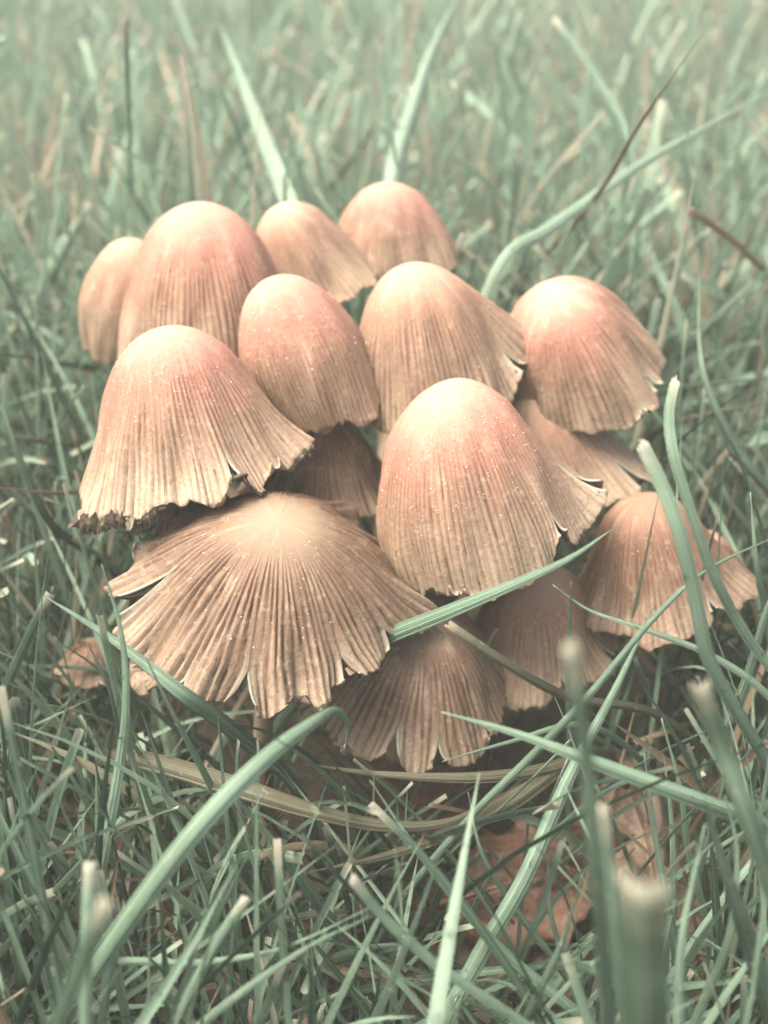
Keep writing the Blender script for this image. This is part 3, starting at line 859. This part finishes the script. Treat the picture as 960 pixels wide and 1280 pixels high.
fw = lambda y: 7 + 0.42 * y
sets = []
for args, pf in (((5200, 2.0, 27, fw, 5.0, 1.5, 0.07, 0.20, 9, (10, 65), (10, 95)), 0.06),
                 ((1900, 2.0, 24, fw, 3.2, 0.9, 0.08, 0.18, 7, (20, 80), (10, 90)), 0.3),
                 ((5500, 22, 60, fw, 6.0, 1.8, 0.14, 0.34, 7, (12, 80), (10, 100)), 1.0),
                 ((6500, 55, 230, lambda y: 10 + 0.46 * y, 6.5, 1.9, 0.26, 0.6, 5, (12, 80), (10, 100), 0.0, 1.5), 1.0)):
    C, W, roll, cut = lawn(*args)
    k = lawn_filter(C, pf)
    sets.append((C[k], W[k], roll[k], cut[k], *((0.0, 0.93) if len(sets) < 2 else (0.62, 0.98))))  # far sets drawn paler: the fuller light there is put into their tones
# the blades that show largest stand as objects of their own
C, W, roll, cut = sets[0][:4]
px, py, d = project(C)
vis = ((px > 0) & (px < 960) & (py > 0) & (py < 1280)).mean(1)
area = vis * (W.mean(1) / d.min(1)) * np.linalg.norm(np.diff(C, axis=1), axis=-1).sum(1) / d.min(1)
top = np.argsort(-area)[:230]
P, Fc, u, v, r = lawn_pack(C[top], W[top], roll[top], cut[top])
S3 = P.shape[1] * 3
f1 = Fc[:len(Fc) // len(top)]
for i in range(len(top)):
    o = mesh_obj('grass_blade', P[i].reshape(-1, 3), f1, M_GRASS, None, C[top[i]][0], {'u': u[i].ravel(), 'v': v[i].ravel(), 'rnd': r[i].ravel() * 0.95})
    tag(o, *green_label(C[top[i]][0], cut[top[i]]))
rest = np.setdiff1d(np.arange(len(C)), top)
sets[0] = (C[rest], W[rest], roll[rest], cut[rest], 0.0, 0.94)
av, af, au, avv, ar, base_i = [], [], [], [], [], 0
for s_ in sets:
    P, Fc, u, v, r = lawn_pack(*s_)
    av.append(P.reshape(-1, 3)); af.append(Fc + base_i); au.append(u.ravel()); avv.append(v.ravel()); ar.append(r.ravel())
    base_i += P.shape[0] * P.shape[1] * P.shape[2]
lawn_o = mesh_obj('lawn_grass', np.vstack(av), np.vstack(af), M_GRASS, None, None, {'u': np.concatenate(au), 'v': np.concatenate(avv), 'rnd': np.concatenate(ar)})
tag(lawn_o, 'grey-green mown lawn grass filling the ground around the clump', 'grass', kind='stuff')
# dead blades lying flat between the living ones
C, W, roll, cut = lawn(1500, 3, 30, fw, 3.6, 1.0, 0.08, 0.2, 6, (70, 88), (-6, 14), 0.15)
k = lawn_filter(C, 0.3)
P, Fc, u, v, r = lawn_pack(C[k], W[k], roll[k], cut[k])
tag(mesh_obj('dead_grass_litter', P.reshape(-1, 3), Fc, M_STRAW, None, None, {'u': u.ravel(), 'v': v.ravel(), 'rnd': r.ravel() * 0.9}),
    'straw-coloured dead grass lying flat on the soil between the living blades', 'dead grass', kind='stuff')


# ------------------------------------------------------------------ fallen leaves
def leaf_material(name, a, b, c):
    k = NT(name)
    co = k.objco()
    nz = k.noise(co, 70, 6, 0.62)
    fn_ = k.noise(co, 520, 4, 0.6)
    vein = k.attr('vein')
    base = k.ramp(nz, [(0.38, a), (0.5, b), (0.62, c)])
    base = k.mix(k.math('MULTIPLY', vein, 0.5), base, tuple(min(1, q * 1.5) for q in c))
    base = k.mix(k.math('MULTIPLY', k.math('SUBTRACT', fn_, 0.46, clamp=True), 3.0, clamp=True), base, tuple(q * 0.35 for q in a))
    k.l(base, k.b.inputs['Base Color'])
    k.b.inputs['Roughness'].default_value = 0.6
    k.bump(k.math('ADD', fn_, nz), 0.5, 0.0006)
    return k.m


def leaf(label, cpx, cpy, z, length, width, rot, tilt, mat, seed, curl=0.3):
    g = np.random.default_rng(seed)
    o0 = pixz(cpx, cpy, z)
    n, m = 44, 25
    s = np.linspace(0, 1, n)[:, None]
    w = np.linspace(-1, 1, m)[None, :]
    ou = np.sin(math.pi * np.clip(s, 0.01, 0.99) ** 0.85) ** 0.8 * (1 + 0.16 * np.abs(np.sin(s * 13 + 0.6)) - 0.08)
    ph = g.uniform(0, 6, 8)
    jag = 1 + 0.05 * np.sin(s * 60 + ph[0]) * np.abs(w) + 0.05 * np.sin(s * 37 + ph[1]) * np.abs(w)
    X = (s - 0.5) * length + 0.12 * length * np.abs(w) ** 1.5
    Y = w * ou * jag * width / 2
    Zz = curl * width * (np.abs(w) ** 2 * 0.5 * np.sin(s * 3 + ph[2]) + 0.30 * (s - 0.5) ** 2 * 2) + 0.06 * width * np.sin(s * 9 + ph[3] + 2 * w) + 0.035 * width * np.sin(w * 9 + ph[4] + s * 5)
    vn = np.abs(((s - 0.55 * np.abs(w)) * 9) % 1 - 0.5) * 2
    vein = np.maximum(np.clip((vn - 0.86) / 0.14, 0, 1), np.clip(1 - np.abs(w) * 14, 0, 1)) + 0 * s
    Zz = Zz + vein * 0.02
    cr, sr = math.cos(R_(rot)), math.sin(R_(rot))
    ct, st = math.cos(R_(tilt)), math.sin(R_(tilt))
    x1 = X * cr - Y * sr
    y1 = X * sr + Y * cr
    P = np.stack([x1 + 0 * Zz, y1 * ct - Zz * st, y1 * st + Zz * ct], -1) + o0
    P[..., 2] += max(0, 0.05 - (P[..., 2] - ground_z(P[..., 0], P[..., 1])).min())
    i = (np.arange(n - 1)[:, None] * m + np.arange(m - 1)[None, :]).ravel()
    root = bpy.data.objects.new('fallen_leaf', None)
    scene.collection.objects.link(root)
    root.location = Vector(o0 * CM)
    root.empty_display_size = 0.01
    tag(root, label, 'leaf', 'dead leaves on the soil')
    b = mesh_obj('leaf_blade', P.reshape(-1, 3), np.stack([i, i + 1, i + m + 1, i + m], 1), mat, root, o0, {'vein': vein.ravel()})
    md = b.modifiers.new('thickness', 'SOLIDIFY')
    md.thickness = 0.02 * CM
    mid = P[:, m // 2]
    back = unit(mid[0] - mid[4])
    cl = np.vstack([mid[0] + back * length * 0.22 * q for q in (1.0, 0.5)] + [mid[::4]]) + np.array([0, 0, 0.02])
    tg = unit(np.gradient(cl, axis=0))
    sx = unit(np.cross(tg, [0, 0, 1.0]))
    sy = np.cross(sx, tg)
    an = np.linspace(0, 2 * math.pi, 8, endpoint=False)
    rd = (0.055 * (1 - 0.8 * np.linspace(0, 1, len(cl))))[:, None]
    SP = cl[:, None, :] + (rd * np.cos(an))[..., None] * sx[:, None, :] + (rd * np.sin(an))[..., None] * sy[:, None, :]
    i2 = np.arange(len(cl) - 1)[:, None] * 8 + np.arange(8)[None, :]
    j2 = np.arange(len(cl) - 1)[:, None] * 8 + (np.arange(8)[None, :] + 1) % 8
    mesh_obj('midrib', SP.reshape(-1, 3), np.stack([i2, j2, j2 + 8, i2 + 8], -1).reshape(-1, 4), mat, root, o0, {'vein': np.ones(SP.shape[0] * 8)})


M_LEAF = leaf_material('dead_leaf_red', (0.06, 0.028, 0.017), (0.12, 0.057, 0.034), (0.22, 0.118, 0.07))
M_LEAF2 = leaf_material('dead_leaf_tan', (0.10, 0.065, 0.04), (0.17, 0.112, 0.07), (0.28, 0.20, 0.135))
leaf('curled reddish brown dead leaf lying on the soil behind the upright pale blade', 640, 1120, 0.35, 2.9, 1.8, 14, 18, M_LEAF, 3, 0.5)
leaf('small tan dead leaf on the soil among the upright blades', 800, 1040, 0.6, 2.0, 1.3, 100, 30, M_LEAF2, 9)
leaf('rusty leaf scrap in the shade under the lowest fan-like mushroom', 560, 1010, 0.5, 1.8, 1.2, 50, 20, M_LEAF, 14)

# ------------------------------------------------------------------ dew drops on the blades
kd = NT('dew_water')
kd.b.inputs['Base Color'].default_value = (1, 1, 1, 1)
kd.b.inputs['Roughness'].default_value = 0.02
kd.b.inputs['IOR'].default_value = 1.33
kd.b.inputs['Transmission Weight'].default_value = 1.0
allC = np.vstack(HERO)
hx, hy, hd = project(allC)
nl, npz = 9, 14
for i, (qx, qy, rp) in enumerate([(427, 936, 7), (350, 1075, 9), (308, 1080, 8), (255, 1116, 7), (180, 1147, 6), (204, 1216, 6), (250, 1242, 5), (487, 1107, 9),
                                  (492, 1185, 9), (837, 1222, 9), (612, 1272, 8), (545, 1160, 6), (522, 1262, 7), (580, 1255, 9), (95, 1190, 6), (640, 1060, 5), (720, 1180, 5), (300, 1130, 6)]):
    j = int(np.argmin((hx - qx) ** 2 + (hy - qy) ** 2 + 1e6 * (hd < 9)))
    rr = rp * hd[j] / F * 1.0
    c0 = allC[j] + np.array([0, 0, -rr * 0.6]) + unit(CAM - allC[j]) * rr * 0.6
    la = np.linspace(0, math.pi, nl)
    lo = np.linspace(0, 2 * math.pi, npz, endpoint=False)
    V = np.stack([np.sin(la)[:, None] * np.cos(lo), np.sin(la)[:, None] * np.sin(lo), np.cos(la)[:, None] + 0.22 * np.clip(np.cos(la), 0, 1)[:, None] ** 2 + 0 * lo], -1) * rr + c0
    i2 = np.arange(nl - 1)[:, None] * npz + np.arange(npz)[None, :]
    j2 = np.arange(nl - 1)[:, None] * npz + (np.arange(npz)[None, :] + 1) % npz
    o = mesh_obj('dew_drop', V.reshape(-1, 3), np.stack([i2, i2 + npz, j2 + npz, j2], -1).reshape(-1, 4), kd.m, None, c0)
    tag(o, 'clear round dew drop clinging to a grass blade below the mushrooms', 'dew drop', 'dew drops on the grass')

# ------------------------------------------------------------------ added haze volume: fades the lawn and lifts its shadows
kh = NT('fade_haze')
kh.t.nodes.remove(kh.b)
pv = kh.n('ShaderNodeVolumePrincipled')
pv.inputs['Color'].default_value = (0.91, 0.97, 0.84, 1)
pv.inputs['Density'].default_value = 0.26
kh.l(pv.outputs[0], kh.out.inputs['Volume'])
hb = np.array([[x, y, z] for x in (-20100, 20100) for y in (-20100, 20150) for z in (-100, 19.5)], float)
hf = np.array([[0, 1, 3, 2], [4, 6, 7, 5], [0, 4, 5, 1], [2, 3, 7, 6], [0, 2, 6, 4], [1, 5, 7, 3]])
tag(mesh_obj('haze', hb, hf, kh.m, smooth=False), 'pale haze added over the lawn for a faded wash', 'haze', kind='stuff')
